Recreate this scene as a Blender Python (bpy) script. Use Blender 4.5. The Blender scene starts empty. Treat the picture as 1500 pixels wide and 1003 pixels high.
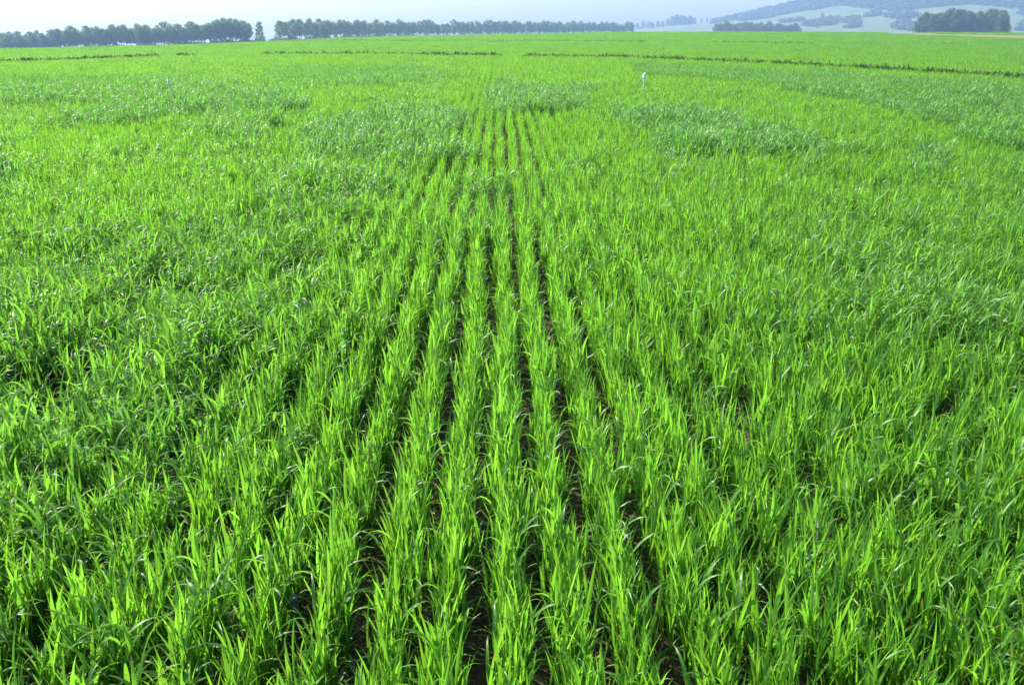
import bpy, math, random
import numpy as np
from mathutils import Vector, Matrix

rng = np.random.default_rng(11)
random.seed(5)
S = bpy.context.scene
COL = S.collection

# ------------------------------------------------------------------ camera model
F = 1248.0                      # focal length in 1500-px photo units
CX, CY = 750.0, 501.5
HORIZON = 38.0
PITCH = math.atan((CY - HORIZON) / F)
YAW = math.radians(0.9)         # camera turned a little to the right of the rows
EYE = np.array([0.0, 0.0, 1.70])
ST, CT = math.sin(PITCH), math.cos(PITCH)
AX = np.array([math.sin(YAW) * CT, math.cos(YAW) * CT, -ST])     # view axis
RX = np.array([math.cos(YAW), -math.sin(YAW), 0.0])              # right
UX = np.cross(RX, AX)                                            # up
PXR = CT * CT / F               # radians of depression per photo pixel near the horizon


def project(P):
    d = P - EYE
    z = d @ AX
    z = np.where(z < 0.05, 0.05, z)
    return CX + F * (d @ RX) / z, CY - F * (d @ UX) / z, d @ AX


# ------------------------------------------------------------------ terrain
SK_X = np.array([-600, -200, 0, 250, 390, 500, 620, 750, 930, 1100, 1500, 2100], float)
SK_Y = np.array([84, 76, 72, 66.5, 60.5, 55.5, 52.5, 50, 47, 46.5, 47, 47], float)


def column(x, y):
    a = np.arctan2(x, y) - YAW
    a = np.clip(a, -1.0, 1.0)
    return CX + F * np.tan(a) / CT


def ground_z(x, y):
    x = np.asarray(x, float); y = np.asarray(y, float)
    r = np.hypot(x, y)
    X = column(x, y)
    al = (np.interp(X, SK_X, SK_Y) - HORIZON) * PXR
    zc = 1.40 - al * 220.0
    t = np.clip((r - 30.0) / 190.0, 0, 1)
    z = zc * (t * t * (1.6 - 0.6 * t))
    far = 1.40 - al * r - 0.0045 * (r - 220.0)
    z = np.where(r > 220.0, far, z)
    return z


def px_to_ground(px, py, h=0.3):
    """point on the terrain (+h) seen at a photo pixel"""
    d = AX * F + RX * (px - CX) - UX * (py - CY)
    d = d / np.linalg.norm(d)
    t = 1.0
    for _ in range(4000):
        p = EYE + d * t
        if p[2] <= ground_z(p[0], p[1]) + h:
            break
        t *= 1.004
        if t > 1500:
            break
    p = EYE + d * t
    return np.array([p[0], p[1], float(ground_z(p[0], p[1]))])


def in_poly(px, py, poly):
    inside = np.zeros(px.shape, bool)
    n = len(poly)
    j = n - 1
    for i in range(n):
        xi, yi = poly[i]; xj, yj = poly[j]
        c = ((yi > py) != (yj > py)) & (px < (xj - xi) * (py - yi) / (yj - yi + 1e-9) + xi)
        inside ^= c
        j = i
    return inside


def vnoise(x, y, scale, seed):
    x = np.asarray(x) / scale; y = np.asarray(y) / scale
    xi = np.floor(x).astype(np.int64); yi = np.floor(y).astype(np.int64)
    fx = x - xi; fy = y - yi
    fx = fx * fx * (3 - 2 * fx); fy = fy * fy * (3 - 2 * fy)

    def h(a, b):
        n = (a * 374761393 + b * 668265263 + seed * 974634521) & 0xffffffff
        n = ((n ^ (n >> 13)) * 1274126177) & 0xffffffff
        n = n ^ (n >> 16)
        return (n & 0xffff) / 65535.0
    return ((h(xi, yi) * (1 - fx) + h(xi + 1, yi) * fx) * (1 - fy)
            + (h(xi, yi + 1) * (1 - fx) + h(xi + 1, yi + 1) * fx) * fy)


# ------------------------------------------------------------------ materials
def new_mat(name):
    m = bpy.data.materials.new(name); m.use_nodes = True
    nt = m.node_tree; nt.nodes.clear()
    out = nt.nodes.new('ShaderNodeOutputMaterial')
    return m, nt, out


def N(nt, typ, **kw):
    n = nt.nodes.new(typ)
    for k, v in kw.items():
        setattr(n, k, v)
    return n


def ramp(nt, stops):
    r = N(nt, 'ShaderNodeValToRGB')
    el = r.color_ramp.elements
    while len(el) > 1:
        el.remove(el[-1])
    el[0].position = stops[0][0]; el[0].color = (*stops[0][1], 1)
    for p, c in stops[1:]:
        e = el.new(p); e.color = (*c, 1)
    return r


def leaf_material(name, colA, colB, trA, trB, transl=0.5, rough=0.42, spec=0.7):
    m, nt, out = new_mat(name)
    L = nt.links.new
    tint = N(nt, 'ShaderNodeAttribute', attribute_type='INSTANCER', attribute_name='tint')
    bri = N(nt, 'ShaderNodeAttribute', attribute_type='INSTANCER', attribute_name='bri')
    leaf = N(nt, 'ShaderNodeAttribute', attribute_type='GEOMETRY', attribute_name='leaf')
    dead = N(nt, 'ShaderNodeAttribute', attribute_type='GEOMETRY', attribute_name='dead')
    # per-leaf brightness 0.75..1.25 around the plant's own value
    v = N(nt, 'ShaderNodeMath', operation='MULTIPLY_ADD'); v.inputs[1].default_value = 0.7; v.inputs[2].default_value = 0.70
    L(leaf.outputs['Fac'], v.inputs[0])
    v2 = N(nt, 'ShaderNodeMath', operation='MULTIPLY'); L(v.outputs[0], v2.inputs[0]); L(bri.outputs['Fac'], v2.inputs[1])

    def chain(cA, cB, deadcol):
        mx = N(nt, 'ShaderNodeMix', data_type='RGBA')
        L(tint.outputs['Fac'], mx.inputs[0]); mx.inputs[6].default_value = (*cA, 1); mx.inputs[7].default_value = (*cB, 1)
        sc = N(nt, 'ShaderNodeVectorMath', operation='SCALE')
        L(mx.outputs[2], sc.inputs[0]); L(v2.outputs[0], sc.inputs['Scale'])
        md = N(nt, 'ShaderNodeMix', data_type='RGBA')
        L(dead.outputs['Fac'], md.inputs[0]); L(sc.outputs[0], md.inputs[6]); md.inputs[7].default_value = (*deadcol, 1)
        return md.outputs[2]
    c1 = chain(colA, colB, (0.36, 0.25, 0.09))
    c2 = chain(trA, trB, (0.30, 0.18, 0.05))
    pr = N(nt, 'ShaderNodeBsdfPrincipled')
    L(c1, pr.inputs['Base Color'])
    pr.inputs['Roughness'].default_value = rough
    pr.inputs['Specular IOR Level'].default_value = spec
    tr = N(nt, 'ShaderNodeBsdfTranslucent'); L(c2, tr.inputs['Color'])
    mix = N(nt, 'ShaderNodeMixShader'); mix.inputs[0].default_value = transl
    L(pr.outputs[0], mix.inputs[1]); L(tr.outputs[0], mix.inputs[2])
    L(mix.outputs[0], out.inputs['Surface'])
    return m


M_WHEAT = leaf_material('wheat_leaf', (0.078, 0.208, 0.022), (0.066, 0.19, 0.050),
                        (0.225, 0.53, 0.028), (0.175, 0.47, 0.06), transl=0.50)
M_LUSH = leaf_material('lush_leaf', (0.090, 0.215, 0.025), (0.085, 0.210, 0.050),
                       (0.225, 0.53, 0.028), (0.165, 0.44, 0.055), transl=0.44, rough=0.46, spec=0.48)
M_SHADE_WEED = leaf_material('shade_weed_leaf', (0.06, 0.13, 0.018), (0.05, 0.12, 0.026),
                       (0.06, 0.18, 0.012), (0.05, 0.15, 0.02), transl=0.2, rough=0.55, spec=0.3)  # dark weed green, carries the shade of the plot edges


def tree_mat(name, c0, c1, tr, transl=0.25):
    m, nt, out = new_mat(name)
    L = nt.links.new
    leaf = N(nt, 'ShaderNodeAttribute', attribute_type='GEOMETRY', attribute_name='leaf')
    oi = N(nt, 'ShaderNodeObjectInfo')
    ad = N(nt, 'ShaderNodeMath', operation='MULTIPLY_ADD'); ad.inputs[1].default_value = 0.45
    L(oi.outputs['Random'], ad.inputs[0])
    lf = N(nt, 'ShaderNodeMath', operation='MULTIPLY'); lf.inputs[1].default_value = 0.55
    L(leaf.outputs['Fac'], lf.inputs[0]); L(lf.outputs[0], ad.inputs[2])
    mx = N(nt, 'ShaderNodeMix', data_type='RGBA')
    L(ad.outputs[0], mx.inputs[0]); mx.inputs[6].default_value = (*c0, 1); mx.inputs[7].default_value = (*c1, 1)
    pr = N(nt, 'ShaderNodeBsdfPrincipled'); L(mx.outputs[2], pr.inputs['Base Color'])
    pr.inputs['Roughness'].default_value = 0.6; pr.inputs['Specular IOR Level'].default_value = 0.3
    t = N(nt, 'ShaderNodeBsdfTranslucent'); t.inputs['Color'].default_value = (*tr, 1)
    mix = N(nt, 'ShaderNodeMixShader'); mix.inputs[0].default_value = transl
    L(pr.outputs[0], mix.inputs[1]); L(t.outputs[0], mix.inputs[2])
    L(mix.outputs[0], out.inputs['Surface'])
    return m


M_TREE = tree_mat('tree_leaf', (0.075, 0.135, 0.045), (0.13, 0.21, 0.065), (0.18, 0.31, 0.06), transl=0.35)
M_HILLTREE = tree_mat('hill_tree_leaf', (0.035, 0.06, 0.028), (0.055, 0.085, 0.035), (0.07, 0.12, 0.04))
M_OAK = tree_mat('oak_leaf', (0.05, 0.08, 0.025), (0.13, 0.16, 0.05), (0.15, 0.21, 0.04))


def bark_mat():
    m, nt, out = new_mat('bark')
    L = nt.links.new
    tc = N(nt, 'ShaderNodeTexCoord')
    no = N(nt, 'ShaderNodeTexNoise'); no.inputs['Scale'].default_value = 3.0; no.inputs['Detail'].default_value = 6
    L(tc.outputs['Object'], no.inputs['Vector'])
    rp = ramp(nt, [(0.3, (0.06, 0.05, 0.04)), (0.7, (0.17, 0.15, 0.12))]); L(no.outputs['Fac'], rp.inputs[0])
    pr = N(nt, 'ShaderNodeBsdfPrincipled'); pr.inputs['Roughness'].default_value = 0.85
    L(rp.outputs[0], pr.inputs['Base Color']); L(pr.outputs[0], out.inputs['Surface'])
    return m


M_BARK = bark_mat()


def soil_mat(name, far_green):
    m, nt, out = new_mat(name)
    L = nt.links.new
    geo = N(nt, 'ShaderNodeNewGeometry')
    n1 = N(nt, 'ShaderNodeTexNoise'); n1.inputs['Scale'].default_value = 9.0; n1.inputs['Detail'].default_value = 8; n1.inputs['Roughness'].default_value = 0.7
    L(geo.outputs['Position'], n1.inputs['Vector'])
    n2 = N(nt, 'ShaderNodeTexNoise'); n2.inputs['Scale'].default_value = 60.0; n2.inputs['Detail'].default_value = 5
    L(geo.outputs['Position'], n2.inputs['Vector'])
    rp = ramp(nt, [(0.3, (0.035, 0.024, 0.014)), (0.55, (0.08, 0.054, 0.032)), (0.75, (0.15, 0.10, 0.062))])
    mxn = N(nt, 'ShaderNodeMath', operation='MULTIPLY_ADD'); mxn.inputs[1].default_value = 0.5
    hf = N(nt, 'ShaderNodeMath', operation='MULTIPLY'); hf.inputs[1].default_value = 0.5
    L(n2.outputs['Fac'], hf.inputs[0]); L(n1.outputs['Fac'], mxn.inputs[0]); L(hf.outputs[0], mxn.inputs[2])
    L(mxn.outputs[0], rp.inputs[0])
    col = rp.outputs[0]
    if far_green:
        ln = N(nt, 'ShaderNodeVectorMath', operation='LENGTH'); L(geo.outputs['Position'], ln.inputs[0])
        mr = N(nt, 'ShaderNodeMapRange'); mr.inputs['From Min'].default_value = 170; mr.inputs['From Max'].default_value = 240
        L(ln.outputs['Value'], mr.inputs['Value'])
        n3 = N(nt, 'ShaderNodeTexNoise'); n3.inputs['Scale'].default_value = 0.02; n3.inputs['Detail'].default_value = 6
        L(geo.outputs['Position'], n3.inputs['Vector'])
        gr = ramp(nt, [(0.3, (0.09, 0.19, 0.03)), (0.7, (0.15, 0.24, 0.06))]); L(n3.outputs['Fac'], gr.inputs[0])
        mx = N(nt, 'ShaderNodeMix', data_type='RGBA')
        L(mr.outputs[0], mx.inputs[0]); L(col, mx.inputs[6]); L(gr.outputs[0], mx.inputs[7])
        col = mx.outputs[2]
    pr = N(nt, 'ShaderNodeBsdfPrincipled'); pr.inputs['Roughness'].default_value = 0.9
    pr.inputs['Specular IOR Level'].default_value = 0.2
    L(col, pr.inputs['Base Color'])
    bp = N(nt, 'ShaderNodeBump'); bp.inputs['Strength'].default_value = 0.7; bp.inputs['Distance'].default_value = 0.03
    L(mxn.outputs[0], bp.inputs['Height']); L(bp.outputs[0], pr.inputs['Normal'])
    L(pr.outputs[0], out.inputs['Surface'])
    return m


M_SOIL = soil_mat('field_soil', True)


def flat_noise_mat(name, stops, scale, rough=0.9, bump=0.0, coord='Position'):
    m, nt, out = new_mat(name)
    L = nt.links.new
    geo = N(nt, 'ShaderNodeNewGeometry')
    n1 = N(nt, 'ShaderNodeTexNoise'); n1.inputs['Scale'].default_value = scale; n1.inputs['Detail'].default_value = 7
    n1.inputs['Roughness'].default_value = 0.62
    L(geo.outputs['Position'], n1.inputs['Vector'])
    rp = ramp(nt, stops); L(n1.outputs['Fac'], rp.inputs[0])
    pr = N(nt, 'ShaderNodeBsdfPrincipled'); pr.inputs['Roughness'].default_value = rough
    pr.inputs['Specular IOR Level'].default_value = 0.25
    L(rp.outputs[0], pr.inputs['Base Color'])
    if bump:
        bp = N(nt, 'ShaderNodeBump'); bp.inputs['Strength'].default_value = bump; bp.inputs['Distance'].default_value = 0.05
        L(n1.outputs['Fac'], bp.inputs['Height']); L(bp.outputs[0], pr.inputs['Normal'])
    L(pr.outputs[0], out.inputs['Surface'])
    return m


M_DIRT = flat_noise_mat('bare_strip_soil', [(0.3, (0.15, 0.12, 0.065)), (0.7, (0.27, 0.21, 0.12))], 0.6, bump=0.3)
M_HILL = flat_noise_mat('hill_pasture', [(0.3, (0.055, 0.10, 0.03)), (0.42, (0.12, 0.15, 0.055)), (0.5, (0.08, 0.13, 0.04)), (0.58, (0.14, 0.15, 0.07)), (0.7, (0.08, 0.13, 0.04))], 0.018)


def wood_mat():
    return flat_noise_mat('weathered_white_wood', [(0.3, (0.62, 0.62, 0.60)), (0.7, (0.80, 0.80, 0.78))], 20, rough=0.6)


def plastic_mat():
    return flat_noise_mat('white_plastic', [(0.3, (0.76, 0.78, 0.80)), (0.7, (0.84, 0.85, 0.86))], 15, rough=0.35)


M_STAKE, M_TAG = wood_mat(), plastic_mat()


# ------------------------------------------------------------------ mesh helpers
class MB:
    def __init__(s):
        s.v, s.f, s.leaf, s.dead, s.n = [], [], [], [], 0

    def add(s, verts, faces, leaf=0.5, dead=0.0):
        verts = np.asarray(verts, float)
        s.v.append(verts)
        for f in faces:
            s.f.append([i + s.n for i in f])
        s.leaf.append(np.full(len(verts), leaf)); s.dead.append(np.full(len(verts), dead))
        s.n += len(verts)

    def mesh(s, name, mat, smooth=True):
        me = bpy.data.meshes.new(name)
        me.from_pydata(np.concatenate(s.v).tolist(), [], s.f)
        a = me.attributes.new('leaf', 'FLOAT', 'POINT'); a.data.foreach_set('value', np.concatenate(s.leaf).astype(np.float32))
        a = me.attributes.new('dead', 'FLOAT', 'POINT'); a.data.foreach_set('value', np.concatenate(s.dead).astype(np.float32))
        me.materials.append(mat)
        if smooth:
            me.polygons.foreach_set('use_smooth', [True] * len(me.polygons))
        me.update()
        return me


def link(name, me, parent=None):
    o = bpy.data.objects.new(name, me); COL.objects.link(o)
    if parent is not None:
        o.parent = parent
    return o


def tag(o, label=None, cat=None, group=None, kind=None):
    if label: o['label'] = label
    if cat: o['category'] = cat
    if group: o['group'] = group
    if kind: o['kind'] = kind
    return o


# ------------------------------------------------------------------ wheat leaves
def blade(mb, base, az, tilt, length, width, curv, pw, nseg, fold, twist, leaf, dead=0.0, tip=0.0):
    """a ribbon leaf: leaves the stem at `tilt`, bends by `curv` towards its tip"""
    dh = np.array([math.cos(az), math.sin(az), 0.0])
    side0 = np.array([-math.sin(az), math.cos(az), 0.0])
    p = np.array(base, float)
    vs, fs = [], []
    n_ac = 3 if fold > 0 else 2
    step = length / nseg
    for i in range(nseg + 1):
        t = i / nseg
        ang = tilt + curv * t ** pw
        d = dh * math.sin(ang) + np.array([0, 0, math.cos(ang)])
        nrm = np.cross(d, side0)
        tw = twist * t
        sd = side0 * math.cos(tw) + nrm * math.sin(tw)
        nn = np.cross(d, sd)
        w = width * (0.5 + 0.5 * min(1.0, t / 0.3)) * max(0.0, 1 - t ** 1.9) ** 0.9
        if i == nseg:
            w = width * 0.03
        if n_ac == 3:
            vs += [p - sd * w * 0.5, p - nn * w * fold, p + sd * w * 0.5]
        else:
            vs += [p - sd * w * 0.5, p + sd * w * 0.5]
        p = p + d * step
    for i in range(nseg):
        for k in range(n_ac - 1):
            a = i * n_ac + k
            fs.append([a, a + 1, a + 1 + n_ac, a + n_ac])
    mb.add(vs, fs, leaf, dead)
    if tip > 0:
        mb.dead[-1] = np.maximum(mb.dead[-1], tip * np.clip((np.repeat(np.arange(nseg + 1) / nseg, n_ac) - 0.6) * 2.5, 0, 1))


def stem(mb, base, az, tilt, length, rad, leaf):
    d = np.array([math.cos(az) * math.sin(tilt), math.sin(az) * math.sin(tilt), math.cos(tilt)])
    vs, fs = [], []
    for j in range(2):
        c = np.array(base) + d * length * j
        for k in range(3):
            a = k * 2.0944
            vs.append(c + np.array([math.cos(a), math.sin(a), 0]) * rad * (1 - 0.4 * j))
    for k in range(3):
        fs.append([k, (k + 1) % 3, 3 + (k + 1) % 3, 3 + k])
    mb.add(vs, fs, leaf)
    return d


U = random.uniform


def tiller(mb, bx, by, lush, nseg, fold, wscale, nleaf=4, drop=0.0, stems=True, lscale=1.0, rel=0.0):
    az0 = U(0, 6.283)
    tl = math.radians(U(0, 9 if not lush else 12))
    H = U(0.13, 0.235) * (1.1 if lush else 1.0) * (1.08 - 0.42 * min(1.0, (rel / 0.045) ** 2))
    lf = random.random()
    d = np.array([math.cos(az0) * math.sin(tl), math.sin(az0) * math.sin(tl), math.cos(tl)])
    if stems:
        stem(mb, (bx, by, -0.01), az0, tl, H, 0.0024 * wscale, lf * 0.5)
    az = U(0, 6.283)
    for k in range(nleaf):
        if random.random() < drop:
            continue
        h = H * (0.30 + 0.70 * k / max(1, nleaf - 1))
        base = np.array([bx, by, -0.01]) + d * h
        az += math.pi + U(-0.7, 0.7)
        q = k / max(1, nleaf - 1)
        leaf = min(1, max(0, lf * 0.4 + random.random() * 0.6))
        dead = 0.0
        if lush:
            L = U(0.075, 0.155)
            W = U(0.0078, 0.0128)
            if random.random() < 0.66:
                tilt = math.radians(U(14, 46)); curv = math.radians(U(60, 145)); pw = U(1.0, 2.4)
            else:
                tilt = math.radians(U(6, 22)); curv = math.radians(U(10, 60)); pw = 1.6
        else:
            L = U(0.085, 0.165) * (0.85 + 0.15 * q)
            W = U(0.0068, 0.0118)
            if k == 0 and random.random() < 0.8:
                tilt = math.radians(U(28, 62)); curv = math.radians(U(40, 120)); pw = 1.3; L *= 0.95; W *= 0.8
                if random.random() < 0.22:
                    dead = U(0.5, 1.0)
            elif random.random() < 0.24:
                tilt = math.radians(U(10, 34)); curv = math.radians(U(70, 150)); pw = U(1.2, 3)
            else:
                tilt = math.radians(U(3, 20) * (1.15 - 0.5 * q)); curv = math.radians(U(2, 34)); pw = 1.5
        blade(mb, base, az, tilt, L * lscale, W * wscale, curv, pw, nseg, fold, U(-1.3, 1.3), leaf, dead, U(0.3, 1.0) if random.random() < 0.10 else 0.0)


def make_clump(lush, lod):
    mb = MB()
    if lod == 0:
        for _ in range(10):
            q_ = U(-.038, .038); tiller(mb, q_, U(-.034, .034), lush, 7 if lush else 6, 0.16, 1.0, rel=q_)
    elif lod == 1:
        for _ in range(18):
            q_ = U(-.040, .040); tiller(mb, q_, U(-.06, .06), lush, 4, 0, 0.86, nleaf=4, stems=False, lscale=0.86, rel=q_)
    elif lod == 2:      # three rows x 0.5 m
        for rr in (-1, 0, 1):
            for _ in range(62):
                q_ = U(-.045, .045); tiller(mb, rr * ROW + q_, U(-.25, .25), lush, 3, 0, 0.95, nleaf=3, stems=False, lscale=0.85, rel=q_)
    else:               # 2 x 2 m sheet of crop
        for _ in range(700):
            tiller(mb, U(-1, 1), U(-1, 1), lush, 2, 0, 1.6, nleaf=3, stems=False)
    return mb


ROW = 0.167
ROW0 = 0.024
NVAR = [14, 10, 6, 4]


def proto_set(lush, mat, prefix):
    out = []
    for lod in range(4):
        objs = []
        for k in range(NVAR[lod]):
            me = make_clump(lush, lod).mesh(prefix + '_plant', mat)
            objs.append(bpy.data.objects.new(prefix + '_plant', me))   # source mesh only, never linked to the scene
        out.append(objs)
    return out


def weed_set():
    objs = []
    for k in range(8):
        mb = MB()
        for _ in range(60):
            az = U(0, 6.283); h = U(0.05, 0.34)
            blade(mb, (U(-.10, .10), U(-.10, .10), h * 0.6), az, math.radians(U(5, 60)), U(.07, .14), U(.02, .045),
                  math.radians(U(10, 90)), 1.4, 3, 0, U(-1, 1), random.random())
        objs.append(bpy.data.objects.new('weed_plant', mb.mesh('weed_plant', M_SHADE_WEED)))
    return [objs]


def scatter_object(name, pts, cls, rot, scl, tint, bri, protos):
    """one vegetation object: points carrying attributes, plant meshes put on them by geometry nodes"""
    me = bpy.data.meshes.new(name)
    n = len(pts)
    me.vertices.add(n)
    me.vertices.foreach_set('co', np.asarray(pts, np.float32).ravel())

    def attr(nm, typ, data, prop='value'):
        a = me.attributes.new(nm, typ, 'POINT')
        a.data.foreach_set(prop, np.ascontiguousarray(data).ravel())
    attr('cls', 'INT', np.asarray(cls, np.int32))
    attr('var', 'INT', rng.integers(0, 10000, n).astype(np.int32))
    attr('rot', 'FLOAT_VECTOR', np.asarray(rot, np.float32), 'vector')
    attr('scl', 'FLOAT_VECTOR', np.asarray(scl, np.float32), 'vector')
    attr('tint', 'FLOAT', np.asarray(tint, np.float32))
    attr('bri', 'FLOAT', np.asarray(bri, np.float32))
    o = link(name, me)
    ng = bpy.data.node_groups.new(name + '_plants', 'GeometryNodeTree')
    ng.is_modifier = True
    ng.interface.new_socket('Geometry', in_out='INPUT', socket_type='NodeSocketGeometry')
    ng.interface.new_socket('Geometry', in_out='OUTPUT', socket_type='NodeSocketGeometry')
    nd = ng.nodes; L = ng.links.new
    gi = nd.new('NodeGroupInput'); go = nd.new('NodeGroupOutput')

    def named(nm, typ):
        a = nd.new('GeometryNodeInputNamedAttribute'); a.data_type = typ; a.inputs['Name'].default_value = nm
        return a.outputs['Attribute']
    a_cls, a_var = named('cls', 'INT'), named('var', 'INT')
    a_rot, a_scl = named('rot', 'FLOAT_VECTOR'), named('scl', 'FLOAT_VECTOR')
    e2r = nd.new('FunctionNodeEulerToRotation'); L(a_rot, e2r.inputs[0])
    join = nd.new('GeometryNodeJoinGeometry')
    for c, objs in enumerate(protos):
        if not np.any(np.asarray(cls) == c):
            continue
        jl = nd.new('GeometryNodeJoinGeometry')
        for ob in objs:
            oi = nd.new('GeometryNodeObjectInfo'); oi.inputs['Object'].default_value = ob
            oi.inputs['As Instance'].default_value = False
            g2i = nd.new('GeometryNodeGeometryToInstance')
            L(oi.outputs['Geometry'], g2i.inputs[0]); L(g2i.outputs[0], jl.inputs[0])
        cmp_ = nd.new('FunctionNodeCompare'); cmp_.data_type = 'INT'; cmp_.operation = 'EQUAL'
        ins = [s for s in cmp_.inputs if s.type == 'INT' and s.enabled] or [s for s in cmp_.inputs if s.type == 'INT']
        L(a_cls, ins[0]); ins[1].default_value = c
        iop = nd.new('GeometryNodeInstanceOnPoints')
        L(gi.outputs[0], iop.inputs['Points']); L(cmp_.outputs[0], iop.inputs['Selection'])
        L(jl.outputs[0], iop.inputs['Instance']); iop.inputs['Pick Instance'].default_value = True
        L(a_var, iop.inputs['Instance Index']); L(e2r.outputs[0], iop.inputs['Rotation']); L(a_scl, iop.inputs['Scale'])
        L(iop.outputs[0], join.inputs[0])
    L(join.outputs[0], go.inputs[0])
    md = o.modifiers.new('plants', 'NODES'); md.node_group = ng
    return o


# ------------------------------------------------------------------ where the crop stands
# lush, bluish plots of the trial field (outlines as seen on top of the crop)
PLOTS = [
    ([(405, 228), (675, 232), (668, 156), (560, 160), (470, 187)], 0.85),
    ([(965, 228), (1225, 228), (1185, 200), (1040, 163), (900, 160), (950, 190)], 0.95),
    ([(710, 157), (865, 160), (848, 126), (732, 122)], 0.7),
    ([(80, 177), (250, 136), (440, 134), (445, 155), (250, 170)], 0.8),
    ([(250, 190), (330, 172), (430, 175), (360, 200)], 0.6),
    ([(380, 116), (420, 96), (620, 97), (690, 108), (560, 121), (440, 124)], 0.75),
    ([(-400, 175), (0, 152), (200, 145), (380, 120), (230, 108), (0, 110), (-400, 130)], 0.7),
    ([(925, 90), (1500, 121), (2000, 165), (2000, 300), (1500, 215), (1350, 172), (1100, 116), (960, 106)], 0.75),
    ([(-300, 330), (0, 280), (38, 255), (30, 232), (-10, 225), (-300, 260)], 0.8),
    ([(1330, 215), (1380, 213), (1395, 240), (1340, 242)], 0.8),
    ([(1480, 240), (1560, 240), (1600, 275), (1490, 270)], 0.7),
    ([(420, 262), (640, 235), (600, 262), (380, 330), (330, 330)], 0.45),
]
LINES = [   # weedy edges between plots, darkened to stand for shaded crop faces: polyline in photo px on top of the crop, half depth in m, strength
    ([(-250, 101), (-60, 91), (0, 88.5), (110, 85.5), (230, 80.5)], 0.16, 0.75),
    ([(230, 80.5), (330, 78.5), (400, 77.5)], 0.12, 0.35),
    ([(400, 77.5), (500, 77.2), (620, 78.2), (736, 79.8)], 0.20, 1.0),
    ([(768, 80.3), (900, 82), (1000, 85), (1200, 93.5), (1350, 101.5), (1500, 111), (1620, 120), (1900, 142)], 0.22, 1.0),
    ([(330, 63), (400, 61.3), (600, 60), (750, 59.6), (950, 61)], 0.2, 0.9),
    ([(1040, 61.3), (1100, 62), (1190, 63.5)], 0.22, 1.0),
]
BARE = [(1255, 48.8), (1380, 51.8), (1500, 54.2), (1800, 59), (1800, 67), (1500, 59.6), (1400, 56.2), (1300, 52.0)]


def lush_value(P):
    """0 = bright upright young wheat, 1 = lush bluish floppy wheat"""
    x, y = P[:, 0], P[:, 1]
    Q = P.copy(); Q[:, 2] += 0.30
    px, py, _ = project(Q)
    r = np.hypot(x, y)
    wob = (vnoise(x, y, 0.7, 3) - 0.5)
    wob2 = vnoise(x, y, 0.22, 4) - 0.5 + rng.normal(0, 0.22, len(P))
    k_ = np.clip(10 / r, 0.25, 2)
    jx = (vnoise(x, y, 0.8, 8) - 0.5 + 0.5 * wob2) * 80 * k_; jy = (wob + 0.4 * wob2) * 26 * k_ * np.clip(10 / r, 0.25, 1)
    val = np.zeros(len(P))
    for poly, v in PLOTS:
        val = np.maximum(val, in_poly(px + jx, py + jy, poly) * v)
    n = vnoise(x, y, 1.1, 21) * 0.6 + vnoise(x, y, 0.4, 22) * 0.4
    # left foreground: floppy, denser; right foreground: some
    left = np.clip((-x - 0.45 - 0.06 * y) / 0.7, 0, 1) * np.clip((7.5 - y) / 2, 0, 1)
    right = np.clip((x - 1.0 - 0.10 * y) / 1.0, 0, 1) * np.clip((9 - y) / 2, 0, 1)
    val = np.maximum(val, left * np.clip((n - 0.26) * 3.0, 0, 1) * 0.5)
    val = np.maximum(val, right * np.clip((n - 0.38) * 3.0, 0, 1) * 0.45)
    val = np.maximum(val, np.clip((n - 0.66) * 4, 0, 1) * 0.6 * np.clip((r - 2) / 4, 0, 1))
    val = val * np.clip(0.6 + 1.0 * vnoise(x, y, 0.9, 25), 0, 1)
    val = np.where((val < 0.1) & (rng.random(len(P)) < 0.03), 0.3, val)
    return val


line_pts = []
for poly, half, st in LINES:
    W = [px_to_ground(a, b) for a, b in poly]
    for A, B in zip(W[:-1], W[1:]):
        L_ = np.linalg.norm((B - A)[:2]); k = max(2, int(L_ / 0.12))
        for i in range(k):
            t = i / k
            line_pts.append((*(A + (B - A) * t)[:2], half, st))
line_pts = np.array(line_pts)
bare_poly = [tuple(px_to_ground(a, b, 0.0)[:2]) for a, b in BARE]


def near_line(P, dist):
    """True where a plot edge runs closer than dist"""
    cell = 1.0
    keys = set(map(tuple, np.floor(line_pts[:, :2] / cell).astype(int)))
    kk = np.floor(P[:, :2] / cell).astype(int)
    res = np.zeros(len(P), bool)
    cand = []
    nb = set()
    for a, b in keys:
        for da in (-1, 0, 1):
            for db in (-1, 0, 1):
                nb.add((a + da, b + db))
    cand = np.array([i for i, k in enumerate(map(tuple, kk)) if k in nb], int)
    for c in np.array_split(cand, max(1, len(cand) // 800)):
        if len(c) == 0:
            continue
        d = np.hypot(P[c, None, 0] - line_pts[None, :, 0], P[c, None, 1] - line_pts[None, :, 1])
        res[c] = (d < dist).any(1)
    return res


def visible(P, pad):
    return (np.abs(P[:, 0] - P[:, 1] * math.tan(YAW)) < P[:, 1] * 0.66 + pad) & (P[:, 1] > 0.45)


STUB = px_to_ground(432, 874, 0.15)
ptsA, ptsB = [], []


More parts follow.
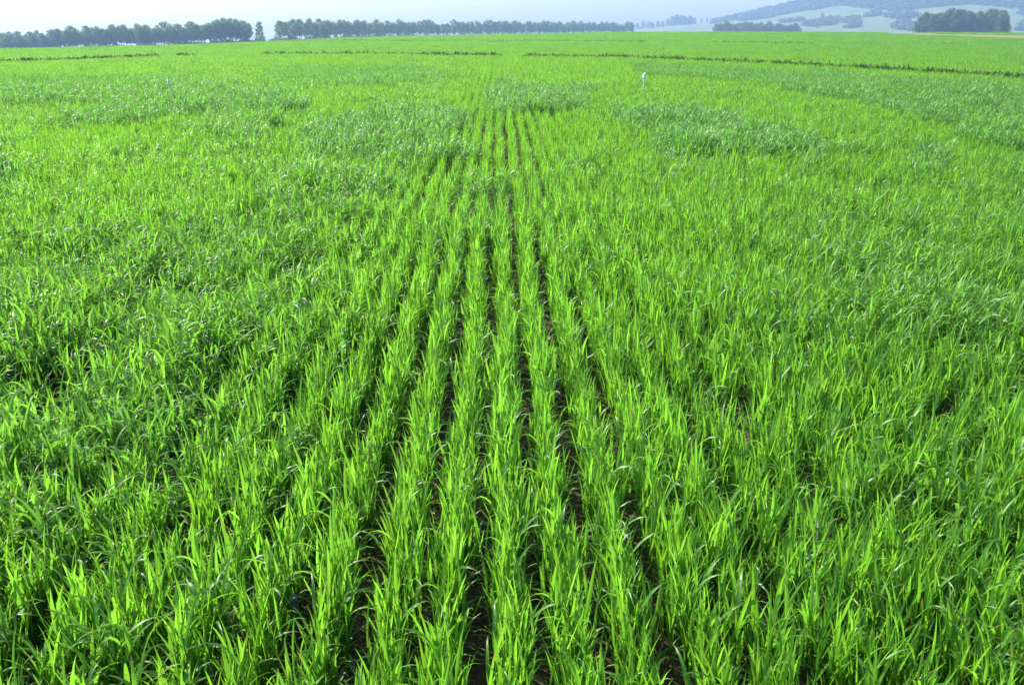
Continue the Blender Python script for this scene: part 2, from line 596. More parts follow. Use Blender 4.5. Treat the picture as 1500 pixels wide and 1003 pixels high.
def put(P, lod, rows):
    if lod == 0:    # a little open ground round the stub post
        dx_, dy_ = P[:, 0] - STUB[0], P[:, 1] - STUB[1]
        P = P[~((np.hypot(dx_, dy_) < 0.045) | ((np.abs(dx_ + 0.22 * dy_ * -1) < 0.055) & (dy_ < 0) & (dy_ > -0.09)))]
    n = len(P)
    if n == 0:
        return
    P = P.copy()
    P[:, 2] = ground_z(P[:, 0], P[:, 1])
    lv = lush_value(P)
    x, y = P[:, 0], P[:, 1]
    side = np.where(x < 0, 0.60 * np.clip((-x - 0.6) / 0.8, 0, 1), 0.22 * np.clip((x - 1.0) / 1.0, 0, 1)) * np.clip(1.4 * vnoise(x, y, 1.4, 35), 0, 1)
    isB = rng.random(n) < np.clip(lv * 1.35 + side, 0, 1)
    low = vnoise(x, y, 6.0, 31) * 0.5 + vnoise(x, y, 1.6, 32) * 0.3 + vnoise(x, y, 25., 33) * 0.2
    veil_ = np.clip((np.hypot(x, y) - 38) / 25, 0, 1)  # pale veil over the distant crop, put into its leaf tint
    tint = np.clip(lv * np.clip(np.hypot(x, y) / 12, 0.45, 1.0) + (low - 0.5) * 0.5 + rng.normal(0, 0.10, n) + 0.36 * veil_, 0, 1)
    bri = np.clip(rng.normal(1.0, 0.07, n), 0.7, 1.35)
    hs = (0.86 + 0.20 * vnoise(x, y, 0.6, 41) + 0.18 * vnoise(x, y, 0.22, 42) + rng.normal(0, 0.06, n)) * np.where(isB, 0.82 + 0.44 * vnoise(x, y, 0.3, 43), 1.0)
    if lod >= 2:
        hs = 0.95 + 0.12 * vnoise(x, y, 2.0, 41)
        rz = np.where(rng.random(n) < 0.5, 0.0, math.pi) if lod == 2 else rng.integers(0, 4, n) * (math.pi / 2)
        rx = np.zeros(n); ry = np.zeros(n)
        if lod == 2:      # drilling lines blur together further out
            wob_ = np.clip((np.hypot(x, y) - 25) / 12, 0, 1)
            P[:, 0] += rng.normal(0, 1, n) * 0.05 * wob_; rz = rz + rng.normal(0, 0.25, n) * wob_
        hs = hs * np.where(isB & (lv > 0.35), 1.26, 1.0)
        s = np.stack([np.ones(n), np.ones(n), hs], 1)
    else:
        s_x = np.where(np.abs(x) < 2.2, 0.95, 1.0)
        rz = np.where(rng.random(n) < 0.5, 0, math.pi) + rng.normal(0, 0.45 if lod == 0 else 0.15, n)
        rx = rng.normal(0, 0.05, n); ry = rng.normal(0, 0.05, n)
        hs = hs * np.where(isB & (lv > 0.35) & (np.hypot(x, y) > 8), 1.26, 1.0)
        s = np.stack([hs * s_x if lod == 1 else hs, hs, hs], 1)
    rot = np.stack([rx, ry, rz], 1)
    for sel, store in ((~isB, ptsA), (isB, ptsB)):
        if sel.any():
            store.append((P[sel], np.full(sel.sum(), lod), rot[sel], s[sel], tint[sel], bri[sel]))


def side_mix(x):
    # rows stay legible in the middle and to the left, close up to the right
    return np.where(x > 0, 0.7 * np.clip((x - 1.7) / 1.4, 0, 1), 0.12 * np.clip((-x - 0.8) / 1.0, 0, 1))


def rows_points(r0, r1, step, dith):
    ymax = r1
    kmax = int((ymax * 0.68 + 4) / ROW) + 2
    out = []
    for k in range(-kmax, kmax + 1):
        xr = ROW0 + k * ROW
        y = np.arange(0.45, ymax, step)
        y = y + rng.uniform(-step * 0.45, step * 0.45, len(y))
        x = np.full(len(y), xr)
        out.append(np.stack([x, y, np.zeros(len(y))], 1))
    P = np.concatenate(out)
    r = np.hypot(P[:, 0], P[:, 1])
    rd = r * (1 + rng.uniform(-dith, dith, len(P)))
    P = P[(rd >= r0) & (rd < r1) & visible(P, 3.0)]
    w = side_mix(P[:, 0])
    sway = (vnoise(np.round((P[:, 0] - ROW0) / ROW) * 7.3, P[:, 1], 0.9, 51) - 0.5) * 0.045
    P[:, 0] += sway + rng.normal(0, 1, len(P)) * (0.010 + 0.020 * w)
    # thin places
    hole = vnoise(P[:, 0], P[:, 1], 0.32, 61) * 0.6 + vnoise(P[:, 0], P[:, 1], 1.1, 62) * 0.4
    hole = hole + 0.03 * np.clip((-P[:, 0] - 0.7) / 0.6, 0, 1)
    keep = rng.random(len(P)) > np.clip((hole - 0.70) * 5, 0, 0.8) * np.clip(0.25 + np.abs(P[:, 0]), 0, 1)
    furrow = (np.abs(P[:, 0] + 2.06) < 0.11) & (P[:, 1] < 11) & (rng.random(len(P)) < 0.5)
    P = P[keep & ~furrow]
    # sides are thicker: extra plants between the rows
    w = side_mix(P[:, 0])
    ex = P[rng.random(len(P)) < 0.5 * w].copy()
    ex[:, 0] += rng.uniform(-ROW / 2, ROW / 2, len(ex)); ex[:, 1] += rng.uniform(-0.05, 0.05, len(ex))
    return np.concatenate([P, ex])


def tiles_points(r0, r1, sx, sy, dith):
    kx = int((r1 * 0.68 + 6) / sx) + 2
    X, Y = np.meshgrid(np.arange(-kx, kx + 1) * sx + ROW0, np.arange(1, int(r1 / sy) + 2) * sy)
    P = np.stack([X.ravel(), Y.ravel(), np.zeros(X.size)], 1)
    r = np.hypot(P[:, 0], P[:, 1])
    rd = r * (1 + rng.uniform(-dith, dith, len(P)))
    return P[(rd >= r0) & (rd < r1) & visible(P, 5.0)]


R01, R12, R23, R3 = 7.5, 24.0, 80.0, 300.0
put(rows_points(0.3, R01, 0.048, 0.05), 0, True)
P = rows_points(R01, R12, 0.105, 0.05)
put(P[~near_line(P, 0.14)], 1, True)
P = tiles_points(R12, R23, ROW * 3, 0.5, 0.02)
put(P[~near_line(P, 0.28)], 2, True)
P = tiles_points(R23, R3, 2.0, 2.0, 0.01)
px_b = in_poly(P[:, 0], P[:, 1], bare_poly)
put(P[~px_b], 3, False)


def cat(lst):
    return [np.concatenate([a[i] for a in lst]) for i in range(6)]


protoA = proto_set(False, M_WHEAT, 'wheat')
protoB = proto_set(True, M_LUSH, 'lush_wheat')
a = cat(ptsA); b = cat(ptsB)
print('wheat points', len(a[0]), 'lush', len(b[0]))
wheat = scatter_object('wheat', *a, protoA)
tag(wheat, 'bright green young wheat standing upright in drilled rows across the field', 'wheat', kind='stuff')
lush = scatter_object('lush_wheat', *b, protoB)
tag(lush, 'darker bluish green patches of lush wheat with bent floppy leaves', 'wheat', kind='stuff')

# weed tufts whose dark colour paints the shade along plot edges
wp = line_pts[rng.random(len(line_pts)) < np.where(np.hypot(line_pts[:, 0], line_pts[:, 1]) > 60, 0.8, 0.95)]
n = len(wp)
gate = vnoise(wp[:, 0], wp[:, 1], 1.3, 71) * 0.6 + vnoise(wp[:, 0], wp[:, 1], 0.35, 72) * 0.4
wp = wp[gate < wp[:, 3] * 0.95]
n = len(wp)
off = rng.normal(0, 0.5, (n, 2)) * wp[:, 2:3] * 0.6
WP = np.stack([wp[:, 0] + off[:, 0], wp[:, 1] + off[:, 1], np.zeros(n)], 1)
WP[:, 2] = ground_z(WP[:, 0], WP[:, 1])
ws = rng.uniform(1.05, 1.5, n)
weeds = scatter_object('shade_weed_strip', WP, np.zeros(n, int), np.stack([np.zeros(n), np.zeros(n), rng.random(n) * 6.28], 1),
                       np.stack([ws, ws, ws], 1), rng.random(n), np.ones(n), weed_set())
tag(weeds, 'thin lines of weeds along the plot edges across the far field, their green darkened as painted shade', 'weeds', kind='stuff')

# ------------------------------------------------------------------ ground sheet
radii = np.concatenate([[0.0], np.geomspace(0.4, 2490, 108)])
angs = np.concatenate([np.linspace(-math.pi, -0.75, 40, endpoint=False), np.linspace(-0.75, 0.75, 300, endpoint=False),
                       np.linspace(0.75, math.pi, 40, endpoint=False)])
A_, R_ = np.meshgrid(angs, radii)
gx, gy = np.sin(A_) * R_, np.cos(A_) * R_
gz = ground_z(gx, gy)
vs = np.stack([gx.ravel(), gy.ravel(), gz.ravel()], 1)
na, nr = len(angs), len(radii)
fs = []
for i in range(nr - 1):
    for j in range(na):
        j2 = (j + 1) % na
        fs.append([i * na + j, (i + 1) * na + j, (i + 1) * na + j2, i * na + j2])
me = bpy.data.meshes.new('ground'); me.from_pydata(vs.tolist(), [], fs)
me.materials.append(M_SOIL); me.polygons.foreach_set('use_smooth', [True] * len(me.polygons)); me.update()
ground = tag(link('ground', me), 'brown soil of the gently rolling field under the crop', 'ground', kind='structure')
GROUND_LOW = float(vs[:, 2].min())

# bare soil strip at the far right
mb = MB()
nst = 60
top = np.array([px_to_ground(x, y, 0.0) for x, y in BARE[:4]]); bot = np.array([px_to_ground(x, y, 0.0) for x, y in BARE[:3:-1]])
tt = np.linspace(0, 1, nst)


def along(poly):
    s = np.linspace(0, 1, len(poly))
    return np.stack([np.interp(tt, s, poly[:, i]) for i in range(2)], 1)


ta, ba = along(top), along(bot)
vv = []
for i in range(nst):
    for q in range(7):
        p = ba[i] + (ta[i] - ba[i]) * q / 6
        wob = (vnoise(p[0], p[1], 6, 5) - 0.5) * 1.5
        vv.append((p[0], p[1] + wob, float(ground_z(p[0], p[1] + wob)) + 0.16))
ff = [[i * 7 + q, (i + 1) * 7 + q, (i + 1) * 7 + q + 1, i * 7 + q + 1] for i in range(nst - 1) for q in range(6)]
mb.add(vv, ff)
tag(link('dirt_strip', mb.mesh('dirt_strip', M_DIRT)), 'pale brown strip of bare soil at the far right of the field', 'dirt strip', kind='structure')

# ------------------------------------------------------------------ hill
HX = np.array([860, 925, 970, 1040, 1100, 1150, 1180, 1300, 1420, 1560, 1750, 2000, 2300], float)
HY = np.array([48, 43, 39.5, 33.5, 20, 9.5, 3.5, -16, -24, -22, -8, 20, 40], float)
R_FOOT, R_RIDGE = 1250.0, 1850.0


def hill_point(X, t):
    """t 0..1 foot to ridge, 1..1.6 the back slope"""
    sky_y = np.interp(X, HX, HY)
    r = R_FOOT + (R_RIDGE - R_FOOT) * t
    yp = 49.5 + (sky_y - 49.5) * np.clip(t, 0, 1) ** 1.15
    a = np.arctan((X - CX) * CT / F) + YAW
    x, y = np.sin(a) * r, np.cos(a) * r
    z = EYE[2] + r * (HORIZON - yp) * PXR
    back = np.clip(t - 1, 0, 1)
    z = z - back * (R_RIDGE - R_FOOT) * 0.16
    bumps = (vnoise(x, y, 160, 91) - 0.5) * 9 * np.clip(t * 2, 0, 1) * np.clip((1.05 - t) * 3, 0, 1)
    return np.stack([x, y, z + bumps], -1)


nX, nT = 150, 60
XX, TT = np.meshgrid(np.linspace(860, 2300, nX), np.linspace(0, 1.6, nT))
hp = hill_point(XX, TT)
me = bpy.data.meshes.new('hill')
me.from_pydata(hp.reshape(-1, 3).tolist(), [], [[i * nX + j, i * nX + j + 1, (i + 1) * nX + j + 1, (i + 1) * nX + j]
                                               for i in range(nT - 1) for j in range(nX - 1)])
me.materials.append(M_HILL); me.polygons.foreach_set('use_smooth', [True] * len(me.polygons)); me.update()
hill = tag(link('hill', me), 'pale hazy pasture hill rising at the right of the horizon', 'hill', kind='structure')

# ------------------------------------------------------------------ woods on the hill (a far mass)
ICO = None


def ico_dirs(n):
    i = np.arange(n) + 0.5
    ph = np.arccos(1 - 2 * i / n); th = math.pi * (1 + 5 ** 0.5) * i
    return np.stack([np.cos(th) * np.sin(ph), np.sin(th) * np.sin(ph), np.cos(ph)], 1)


def leaf_quads(C, size, nrm_bias=None, seed=0, flat=0.6):
    """quads of leaf clumps centred on C"""
    g = np.random.default_rng(seed)
    n = len(C)
    nrm = g.normal(0, 1, (n, 3))
    if nrm_bias is not None:
        nrm = nrm * flat + nrm_bias
    nrm /= np.linalg.norm(nrm, axis=1, keepdims=True) + 1e-9
    t = np.cross(nrm, g.normal(0, 1, (n, 3))); t /= np.linalg.norm(t, axis=1, keepdims=True) + 1e-9
    b = np.cross(nrm, t)
    s = size * g.uniform(0.6, 1.3, (n, 1))
    V = np.stack([C - t * s, C - b * s * 0.6, C + t * s, C + b * s * 0.6], 1).reshape(-1, 3)
    Fc = np.arange(n * 4).reshape(-1, 4)
    return V, Fc, np.repeat(g.random(n), 4)


def quad_mesh(name, V, Fc, leaf, mat):
    me = bpy.data.meshes.new(name)
    me.from_pydata(V.tolist(), [], Fc.tolist())
    a = me.attributes.new('leaf', 'FLOAT', 'POINT'); a.data.foreach_set('value', leaf.astype(np.float32))
    me.materials.append(mat); me.update()
    return me


HILL_WOODS = [
    [(1042, 36), (1042, 24), (1100, 10), (1180, -8), (1320, -40), (1700, -40), (1700, 10), (1480, 12), (1420, 8), (1360, 13), (1300, 16), (1265, 13), (1225, 9),
     (1190, 15), (1160, 21), (1120, 28), (1080, 31)],
    [(1178, 40), (1196, 34), (1212, 29), (1226, 28), (1232, 32), (1222, 35), (1216, 40), (1196, 41)],
    [(1230, 31), (1262, 29), (1252, 33), (1236, 35)], [(1232, 38), (1262, 36), (1250, 40), (1236, 41)], [(1140, 33), (1180, 31), (1176, 33), (1146, 35)],
    [(1262, 24), (1290, 19), (1286, 23), (1268, 26)],
    [(1305, 36), (1325, 32), (1340, 40), (1335, 46), (1310, 44)],
    [(1290, 26), (1330, 20), (1350, 26), (1320, 31)],
    [(1490, 22), (1600, 16), (1700, 30), (1560, 36)],
    [(1488, 46), (1500, 36), (1560, 38), (1560, 48)],
]
g = np.random.default_rng(4)
cand_X = g.uniform(1036, 1720, 44000); cand_T = g.uniform(0.02, 1.12, 44000) 
HPt = hill_point(cand_X, cand_T)
hpx, hpy, _ = project(HPt)
jn = (vnoise(HPt[:, 0], HPt[:, 1], 40, 15) - 0.5) * 7
m_in = np.zeros(len(hpx), bool)
for poly in HILL_WOODS:
    m_in |= in_poly(hpx + jn, hpy + jn * 0.5, poly)
m_in &= vnoise(HPt[:, 0], HPt[:, 1], 70, 16) < 0.86
keep = HPt[m_in]
keep = keep[g.permutation(len(keep))][:9000]
dirs = ico_dirs(20)
Vs, Fs, Ls, off = [], [], [], 0
for p in keep:
    rr = g.uniform(2.2, 4.6)
    C = p + np.array([0, 0, rr * 0.75]) + dirs * rr * np.array([1, 1, 0.95]) * g.uniform(0.75, 1.1, (20, 1))
    V, Fc, lf = leaf_quads(C, 1.9, dirs, seed=int(g.integers(1e6)))
    Vs.append(V); Fs.append(Fc + off); Ls.append(lf * 0.6 + 0.4 * g.random()); off += len(V)
tag(link('hill_woodland', quad_mesh('hill_woodland', np.concatenate(Vs), np.concatenate(Fs), np.concatenate(Ls), M_HILLTREE)),
    'hazy blue woodland covering the upper slopes of the hill', 'woodland', kind='stuff')

# ------------------------------------------------------------------ trees
def tube(mb, pts, rads, n=6):
    pts = [np.array(p, float) for p in pts]
    vs, fs = [], []
    for i, p in enumerate(pts):
        d = pts[min(i + 1, len(pts) - 1)] - pts[max(i - 1, 0)]
        d /= np.linalg.norm(d)
        u = np.cross(d, [0.3, 1, 0.1]); u /= np.linalg.norm(u); w = np.cross(d, u)
        for k in range(n):
            a = k / n * 6.2832
            vs.append(p + (u * math.cos(a) + w * math.sin(a)) * rads[i])
    for i in range(len(pts) - 1):
        for k in range(n):
            fs.append([i * n + k, i * n + (k + 1) % n, (i + 1) * n + (k + 1) % n, (i + 1) * n + k])
    mb.add(vs, fs)


def make_tree(height, spread, crown_base, seed, style):
    """returns trunk mesh, crown mesh"""
    g = np.random.default_rng(seed)
    mb = MB()
    lean = g.normal(0, 0.03, 2)
    tp = [(lean[0] * height * t + g.normal(0, 0.05), lean[1] * height * t + g.normal(0, 0.05), height * t) for t in (0, .2, .4, .6, .8, .95)]
    r0 = height * 0.014
    tube(mb, [(tp[0][0], tp[0][1], -0.6)] + tp[1:], [r0 * 1.25, r0, r0 * .8, r0 * .6, r0 * .35, r0 * .1])
    lobes = []
    nl = {'poplar': 14, 'oak': 16, 'slim': 14, 'bush': 12}[style]
    for i in range(nl):
        t = crown_base + (0.93 - crown_base) * (i + g.random()) / nl
        if style == 'oak' or style == 'bush':
            prof = math.sin(min(1, (t - crown_base) / (1.02 - crown_base) * 0.78 + 0.22) * math.pi) ** 0.5
        else:
            prof = math.sin(min(1, (t - crown_base) / (1.02 - crown_base) * 0.8 + 0.18) * math.pi) ** 0.7
        a = i * 2.4 + g.uniform(-.5, .5)
        rad = spread * prof * g.uniform(0.35, 0.75)
        c = np.array([lean[0] * height * t + math.cos(a) * rad, lean[1] * height * t + math.sin(a) * rad, height * t])
        lobes.append((c, spread * (g.uniform(0.26, 0.50) if style == 'poplar' else g.uniform(0.34, 0.60)) * (0.6 + 0.4 * prof)))
        b0 = np.array([lean[0] * height * t, lean[1] * height * t, height * (t - 0.12)])
        tube(mb, [b0, (b0 + c) / 2 + [0, 0, -0.03 * height * 0.3], c], [r0 * .35, r0 * .22, r0 * .08], 5)
    lobes.append((np.array([lean[0] * height, lean[1] * height, height * 0.93]), spread * 0.36))
    C, D = [], []
    for c, r in lobes:
        k = int(64 * (r / 1.4) ** 2) + 34
        d = g.normal(0, 1, (k, 3)); d /= np.linalg.norm(d, axis=1, keepdims=True)
        q = c + d * r * (g.random((k, 1)) ** 0.4) * np.array([1, 1, 0.9]) * g.uniform(0.8, 1.25, (k, 1))
        C.append(q); D.append(d)
    C = np.concatenate(C); D = np.concatenate(D)
    ok = C[:, 2] > height * crown_base * 0.5
    V, Fc, lf = leaf_quads(C[ok], 0.34 if style != 'oak' else 0.46, D[ok], seed + 1, 0.8)
    return mb.mesh('trunk', M_BARK), quad_mesh('crown', V, Fc, lf, M_OAK if style in ('oak', 'bush') else M_TREE)


def tree_protos(name, k, hs, spread, cb, style, seed0):
    out = []
    for i in range(k):
        h = hs * (0.86 + 0.26 * (i / max(1, k - 1)))
        out.append(make_tree(h, spread * random.uniform(0.85, 1.15), cb * random.uniform(0.85, 1.2), seed0 + i * 7, style))
    return out


def plant_tree(name, protos, X, r, label, cat_, group, zoff=0.0, scale=1.0, loc=None, idx=None):
    tm, cm = protos[random.randrange(len(protos)) if idx is None else idx]
    o = bpy.data.objects.new(name, None); COL.objects.link(o)
    o.empty_display_size = 1.0
    if loc is None:
        a = math.atan((X - CX) * CT / F) + YAW
        x, y = math.sin(a) * r, math.cos(a) * r
        loc = (x, y, float(ground_z(x, y)) + zoff)
    o.location = loc
    o.rotation_euler = (0, 0, U(0, 6.283))
    o.scale = (scale * U(.92, 1.08), scale * U(.92, 1.08), scale)
    t = link('trunk', tm, o); c = link('crown', cm, o)
    tag(o, label, cat_, group)
    return o


POP = tree_protos('windbreak_tree', 9, 12.6, 3.6, 0.34, 'poplar', 100)
OAK = tree_protos('wood_tree', 7, 17.0, 6.0, 0.10, 'oak', 300)
SLIM = tree_protos('slim_tree', 2, 13.5, 3.5, 0.10, 'slim', 500)
BUSH = tree_protos('bushy_tree', 5, 9.5, 4.6, 0.06, 'bush', 700)

ntree = 0
# left belt
for row in range(2):
    X = -190.0 + row * 4
    while X < 364:
        r = np.interp(X, [-190, 0, 366], [650, 565, 505]) + row * 7
        plant_tree('windbreak_tree', POP, X, r + U(-2, 2), 'hazy bluish windbreak tree in the left row, left of the sky gap', 'tree',
                   'trees of the left windbreak row', scale=np.interp(X, [-190, 60, 150, 366], [0.82, 0.88, 1.02, 1.0]) * U(.93, 1.07))
        X += U(6.5, 11); ntree += 1
plant_tree('windbreak_tree', SLIM, 379, 500, 'narrow pointed tree at the right end of the left row, beside the sky gap', 'tree', None, scale=1.0, idx=0)
# right belt, going away to the right
for row in range(2):
    X = 408.0 + row * 3
    while X < 926:
        r = np.interp(X, [408, 500, 600, 700, 800, 926], [535, 600, 690, 760, 830, 990]) + row * 8
        plant_tree('windbreak_tree', POP, X, r + U(-3, 3), 'hazy bluish windbreak tree in the long row right of the sky gap', 'tree',
                   'trees of the right windbreak row', scale=np.interp(X, [408, 926], [0.98, 0.98]) * U(.92, 1.08))
        X += U(7, 11) * np.interp(X, [408, 926], [1.0, 0.62]); ntree += 1

# low growth under both rows
Vs, Fs, Ls, off = [], [], [], 0
g = np.random.default_rng(9)
for X in np.concatenate([np.arange(-190, 384, 4.0), np.arange(393, 926, 3.5)]):
    if g.random() < 0.27:
        continue
    r = (np.interp(X, [-190, 0, 366], [650, 565, 505]) if X < 388 else np.interp(X, [393, 500, 600, 700, 800, 926], [530, 600, 690, 760, 830, 990])) + g.uniform(-2, 14)
    a = math.atan((X - CX) * CT / F) + YAW
    x, y = math.sin(a) * r, math.cos(a) * r
    h = g.uniform(2.2, 5.6)
    d = g.normal(0, 1, (190, 3)); d /= np.linalg.norm(d, axis=1, keepdims=True)
    C = np.array([x, y, float(ground_z(x, y)) + h * 0.45]) + d * np.array([2.3, 2.3, h * 0.55]) * g.uniform(.5, 1.1, (190, 1))
    V, Fc, lf = leaf_quads(C, 0.55, d, seed=int(g.integers(1e6)))
    Vs.append(V); Fs.append(Fc + off); Ls.append(lf); off += len(V)
tag(link('undergrowth', quad_mesh('undergrowth', np.concatenate(Vs), np.concatenate(Fs), np.concatenate(Ls), M_TREE)),
    'low scrub filling the foot of the long windbreak rows', 'scrub', kind='stuff')

# round wood at the right
for row in range(3):
    X = 1350.0 + row * 5
    while X < 1478:
        r = 655 + row * 9
        edge = min(1.0, 0.86 + 0.14 * min((X - 1345) / 20, (1486 - X) / 14))
        plant_tree('wood_tree', OAK, X, r + U(-3, 3), 'dark round crowned tree in the small wood before the hill', 'tree',
                   'trees of the small wood at the right', scale=0.87 * edge * U(.95, 1.04))
        X += U(13, 19); ntree += 1
# low bushy wood under the left end of the hill
for row in range(2):
    X = 1050.0 + row * 6
    while X < 1169:
        plant_tree('bushy_tree', BUSH, X, 960 + row * 10 + U(-4, 4), 'low bushy tree in the hazy copse at the left foot of the hill', 'tree',
                   'trees of the copse at the foot of the hill', scale=(1.22 if X < 1130 else 1.08) * U(.88, 1.1))
        X += U(6, 9); ntree += 1
# far trees on the pale ridge
for X, t, sc in [(905, .9, .8), (916, .9, .9), (925, .92, .85), (934, .95, .85), (942, .97, .9), (950, 1.0, .85), (956, .97, .7), (964, 1.0, .9), (971, 1.0, .8), (978, 1.0, .9),
                 (986, 1.0, 1.15), (992, 1.0, 1.25), (998, 1.0, 1.3), (1004, 1.0, 1.05), (1010, 1.0, 1.2), (1016, 1.0, .8)]:
    p = hill_point(np.array([float(X)]), np.array([t]))[0]
    plant_tree('ridge_tree', BUSH, X, 0, 'far blue tree on the pale ridge left of the hill', 'tree', 'trees along the pale ridge', scale=sc * 1.55, loc=(p[0], p[1], p[2] - 0.5))
for X, lab, sc, ix in [(1027, 'small lone tree just left of the hill, shorter of two', 0.75, 1), (1035, 'thin lone tree just left of the wooded hill end, taller of two', 0.95, 0)]:
    p = hill_point(np.array([float(X)]), np.array([1.0]))[0]
    plant_tree('ridge_tree', SLIM, X, 0, lab, 'tree', None, scale=sc, loc=(p[0], p[1], p[2] - 0.5), idx=ix)
# the lone tree on the open slope
best = None
for t in np.linspace(0, 1, 200):
    p = hill_point(np.array([1203.0]), np.array([t])); _, yy, _ = project(p)
    if best is None or abs(yy[0] - 29) < best[0]:
        best = (abs(yy[0] - 29), p[0])
p = best[1]
plant_tree('hill_tree', OAK, 1203, 0, 'single round tree standing alone on the open pale slope of the hill', 'tree', None, scale=0.62, loc=(p[0], p[1], p[2] - 0.4), idx=2)
print('trees', ntree)

# ------------------------------------------------------------------ marker stakes
def stake_mesh(h, w):
    mb = MB()
    hw = w / 2
    rings = [(-0.15, hw), (0.0, hw), (h * 0.5, hw * .97), (h - w * 0.8, hw * .95), (h, hw * 0.25)]
    vs = []
    for z, a in rings:
        c = a * 0.72
        vs += [(-a, -c, z), (-c, -a, z), (c, -a, z), (a, -c, z), (a, c, z), (c, a, z), (-c, a, z), (-a, c, z)]
    fs = [[i * 8 + k, i * 8 + (k + 1) % 8, (i + 1) * 8 + (k + 1) % 8, (i + 1) * 8 + k] for i in range(len(rings) - 1) for k in range(8)]
    fs.append([(len(rings) - 1) * 8 + k for k in range(8)])
    mb.add(vs, fs)
    return mb.mesh('stake', M_STAKE, False)


def film_mesh(name, nu, nv, fn, thick=0.002):
    """crumpled plastic film with thickness"""
    mb = MB()
    P0 = np.array([[fn(i / (nu - 1), j / (nv - 1)) for j in range(nv)] for i in range(nu)])
    du = np.gradient(P0, axis=0); dv = np.gradient(P0, axis=1)
    nn = np.cross(du, dv); nn /= np.linalg.norm(nn, axis=2, keepdims=True) + 1e-9
    A, B = P0 + nn * thick, P0 - nn * thick
    idx = lambda i, j: i * nv + j
    off = nu * nv
    fs = []
    for i in range(nu - 1):
        for j in range(nv - 1):
            fs.append([idx(i, j), idx(i + 1, j), idx(i + 1, j + 1), idx(i, j + 1)])
            fs.append([off + idx(i, j + 1), off + idx(i + 1, j + 1), off + idx(i + 1, j), off + idx(i, j)])
    rim = [idx(i, 0) for i in range(nu)] + [idx(nu - 1, j) for j in range(1, nv)] + [idx(i, nv - 1) for i in range(nu - 2, -1, -1)] + [idx(0, j) for j in range(nv - 2, 0, -1)]
    for a_, b_ in zip(rim, rim[1:] + rim[:1]):
        fs.append([b_, a_, off + a_, off + b_])
    mb.add(np.concatenate([A.reshape(-1, 3), B.reshape(-1, 3)]), fs)
    return mb.mesh(name, M_TAG)


def marker(loc, h, w, tag_fn, label, tilt):
    o = bpy.data.objects.new('marker_stake', None); COL.objects.link(o)
    o.location = loc; o.rotation_euler = tilt
    tag(o, label, 'stake')
    link('stake', stake_mesh(h, w), o)
    link('flag', film_mesh('flag', 9, 9, tag_fn), o)
    return o


p = px_to_ground(942, 127, 0.38)
mk_h = 0.70


def flag_right(u, v):      # tied to the upper stake, bunched and hanging out to the left
    z = mk_h * 0.985 - v * 0.12 - 0.03 * u + 0.012 * math.sin(9 * u + 4 * v)
    wdt = 0.026 + 0.07 * v ** 1.6
    x = 0.035 - u * (wdt + 0.035) - 0.03 * v * u
    y = -0.03 + 0.03 * math.sin(7 * u + 3 * v) * (0.4 + v)
    return (x, y, z)


marker((p[0], p[1], p[2]), mk_h, 0.022, flag_right, 'white stake with a crumpled white flag hanging to its left, right of the rows', (0.03, 0.03, 0))
p = px_to_ground(251, 137, 0.38)


def flag_left(u, v):       # a narrow folded tag
    z = 0.665 - v * 0.12 + 0.006 * math.sin(6 * u)
    half = 0.019 * math.sin(math.pi * min(1, 0.12 + 0.8 * v)) + 0.008
    return ((u - 0.5) * 2 * half, -0.025 + 0.02 * math.cos(5 * u + 2 * v), z)


marker((p[0], p[1], p[2]), 0.70, 0.022, flag_left, 'thin pale stake with a narrow bluish white tag, in the left part of the field', (0.0, -0.04, 0.2))

# the stub post
mb = MB()
hw, hh, bv = 0.012, 0.15, 0.003
rings = [(-0.08, hw), (0.0, hw), (hh - bv, hw), (hh, hw - bv)]
vs_ = []
for z, a in rings:
    c = a - 0.004
    vs_ += [(-a, -c, z), (-c, -a, z), (c, -a, z), (a, -c, z), (a, c, z), (c, a, z), (-c, a, z), (-a, c, z)]
fs_ = [[i * 8 + k, i * 8 + (k + 1) % 8, (i + 1) * 8 + (k + 1) % 8, (i + 1) * 8 + k] for i in range(3) for k in range(8)] + [[24 + k for k in range(8)]]
mb.add(vs_, fs_)
M_STUB = flat_noise_mat('weathered_grey_wood', [(0.3, (0.07, 0.085, 0.085)), (0.7, (0.15, 0.17, 0.165))], 60, rough=0.75, bump=0.2)
o = link('stub_post', mb.mesh('stub_post', M_STUB, False))
o.location = (STUB[0], STUB[1], STUB[2]); o.rotation_euler = (0.02, -0.03, 0.35)
tag(o, 'short grey square stub post low between the near rows, left of the centre', 'post')

# ------------------------------------------------------------------ haze
bm_v = [(-2520, -2520, GROUND_LOW - 1), (2520, -2520, GROUND_LOW - 1), (2520, 2520, GROUND_LOW - 1), (-2520, 2520, GROUND_LOW - 1)]
top_z = float(hp[..., 2].max()) + 22
bm_v += [(x, y, top_z) for x, y, _ in bm_v]
me = bpy.data.meshes.new('haze')
me.from_pydata(bm_v, [], [[3, 2, 1, 0], [4, 5, 6, 7], [0, 1, 5, 4], [1, 2, 6, 5], [2, 3, 7, 6], [3, 0, 4, 7]])
m, nt, out = new_mat('haze_air')
vol = N(nt, 'ShaderNodeVolumePrincipled')
vol.inputs['Color'].default_value = (0.37, 0.53, 0.88, 1)
vol.inputs['Density'].default_value = 4.1e-4
vol.inputs['Anisotropy'].default_value = 0.2
nt.links.new(vol.outputs[0], out.inputs['Volume'])
me.materials.append(m)
haze = tag(link('haze', me), 'thin pale blue haze in the air over the field', 'haze', kind='stuff')
print('haze', GROUND_LOW, top_z)

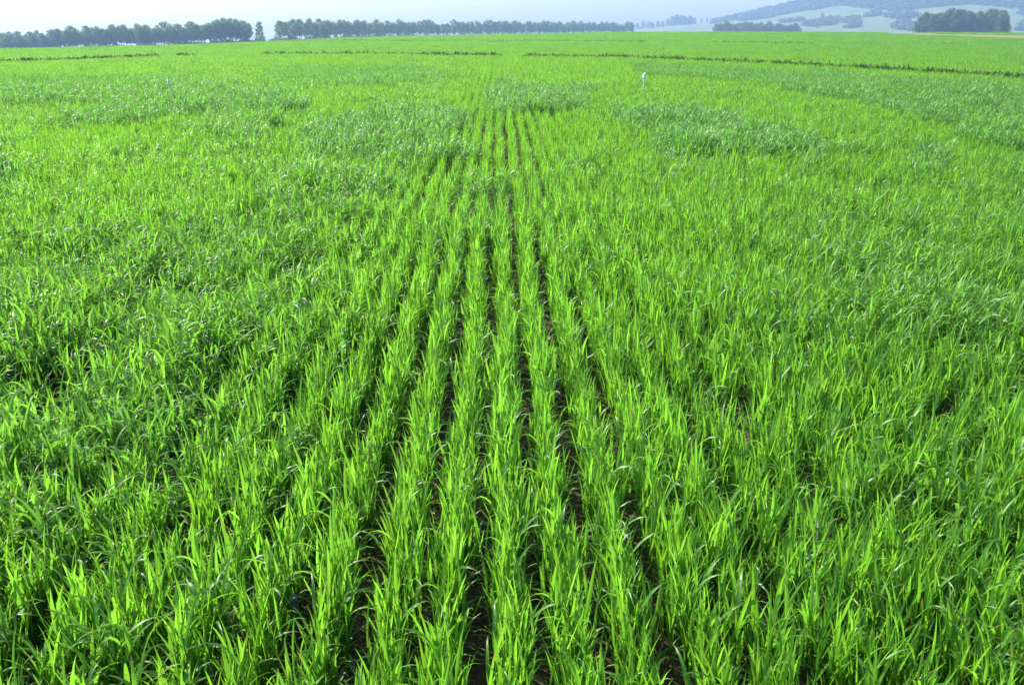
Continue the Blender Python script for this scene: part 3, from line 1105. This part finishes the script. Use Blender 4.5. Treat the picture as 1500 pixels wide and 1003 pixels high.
# ------------------------------------------------------------------ light
SUN_EL, SUN_AZ = math.radians(39), math.radians(-50)    # azimuth from +Y, negative = left of the view
sd = Vector((math.sin(SUN_AZ) * math.cos(SUN_EL), math.cos(SUN_AZ) * math.cos(SUN_EL), math.sin(SUN_EL)))
sun = bpy.data.lights.new('sun', 'SUN'); sun.energy = 5.0; sun.angle = math.radians(0.5); sun.color = (1.0, 0.96, 0.88)
so = bpy.data.objects.new('sun', sun); COL.objects.link(so)
so.location = (0, 0, 60)
so.rotation_euler = sd.to_track_quat('Z', 'Y').to_euler()
w = bpy.data.worlds.new('World'); S.world = w; w.use_nodes = True
nt = w.node_tree; nt.nodes.clear()
bg = nt.nodes.new('ShaderNodeBackground'); wo = nt.nodes.new('ShaderNodeOutputWorld')
sky = nt.nodes.new('ShaderNodeTexSky'); sky.sky_type = 'NISHITA'; sky.sun_disc = False
sky.sun_elevation = SUN_EL; sky.sun_rotation = SUN_AZ
sky.air_density = 1.0; sky.dust_density = 2.5; sky.ozone_density = 3.0; sky.altitude = 100
bg.inputs['Strength'].default_value = 0.14
nt.links.new(sky.outputs[0], bg.inputs[0]); nt.links.new(bg.outputs[0], wo.inputs[0])

# ------------------------------------------------------------------ camera & render settings
cam = bpy.data.cameras.new('camera')
cam.sensor_fit = 'HORIZONTAL'
cam.angle = 2 * math.atan(750.0 / F)
cam.clip_start = 0.05; cam.clip_end = 12000
co = bpy.data.objects.new('camera', cam); COL.objects.link(co)
co.location = EYE.tolist()
Mx = Matrix((RX.tolist(), UX.tolist(), (-AX).tolist())).transposed()
co.rotation_euler = Mx.to_euler()
S.camera = co
S.view_settings.view_transform = 'Standard'; S.view_settings.look = 'None'
S.view_settings.exposure = 1.06; S.view_settings.gamma = 1.0
S.cycles.max_bounces = 8; S.cycles.diffuse_bounces = 2; S.cycles.glossy_bounces = 2
S.cycles.transmission_bounces = 6; S.cycles.transparent_max_bounces = 4; S.cycles.volume_bounces = 1
S.cycles.use_denoising = True
S.cycles.use_adaptive_sampling = True; S.cycles.adaptive_threshold = 0.01
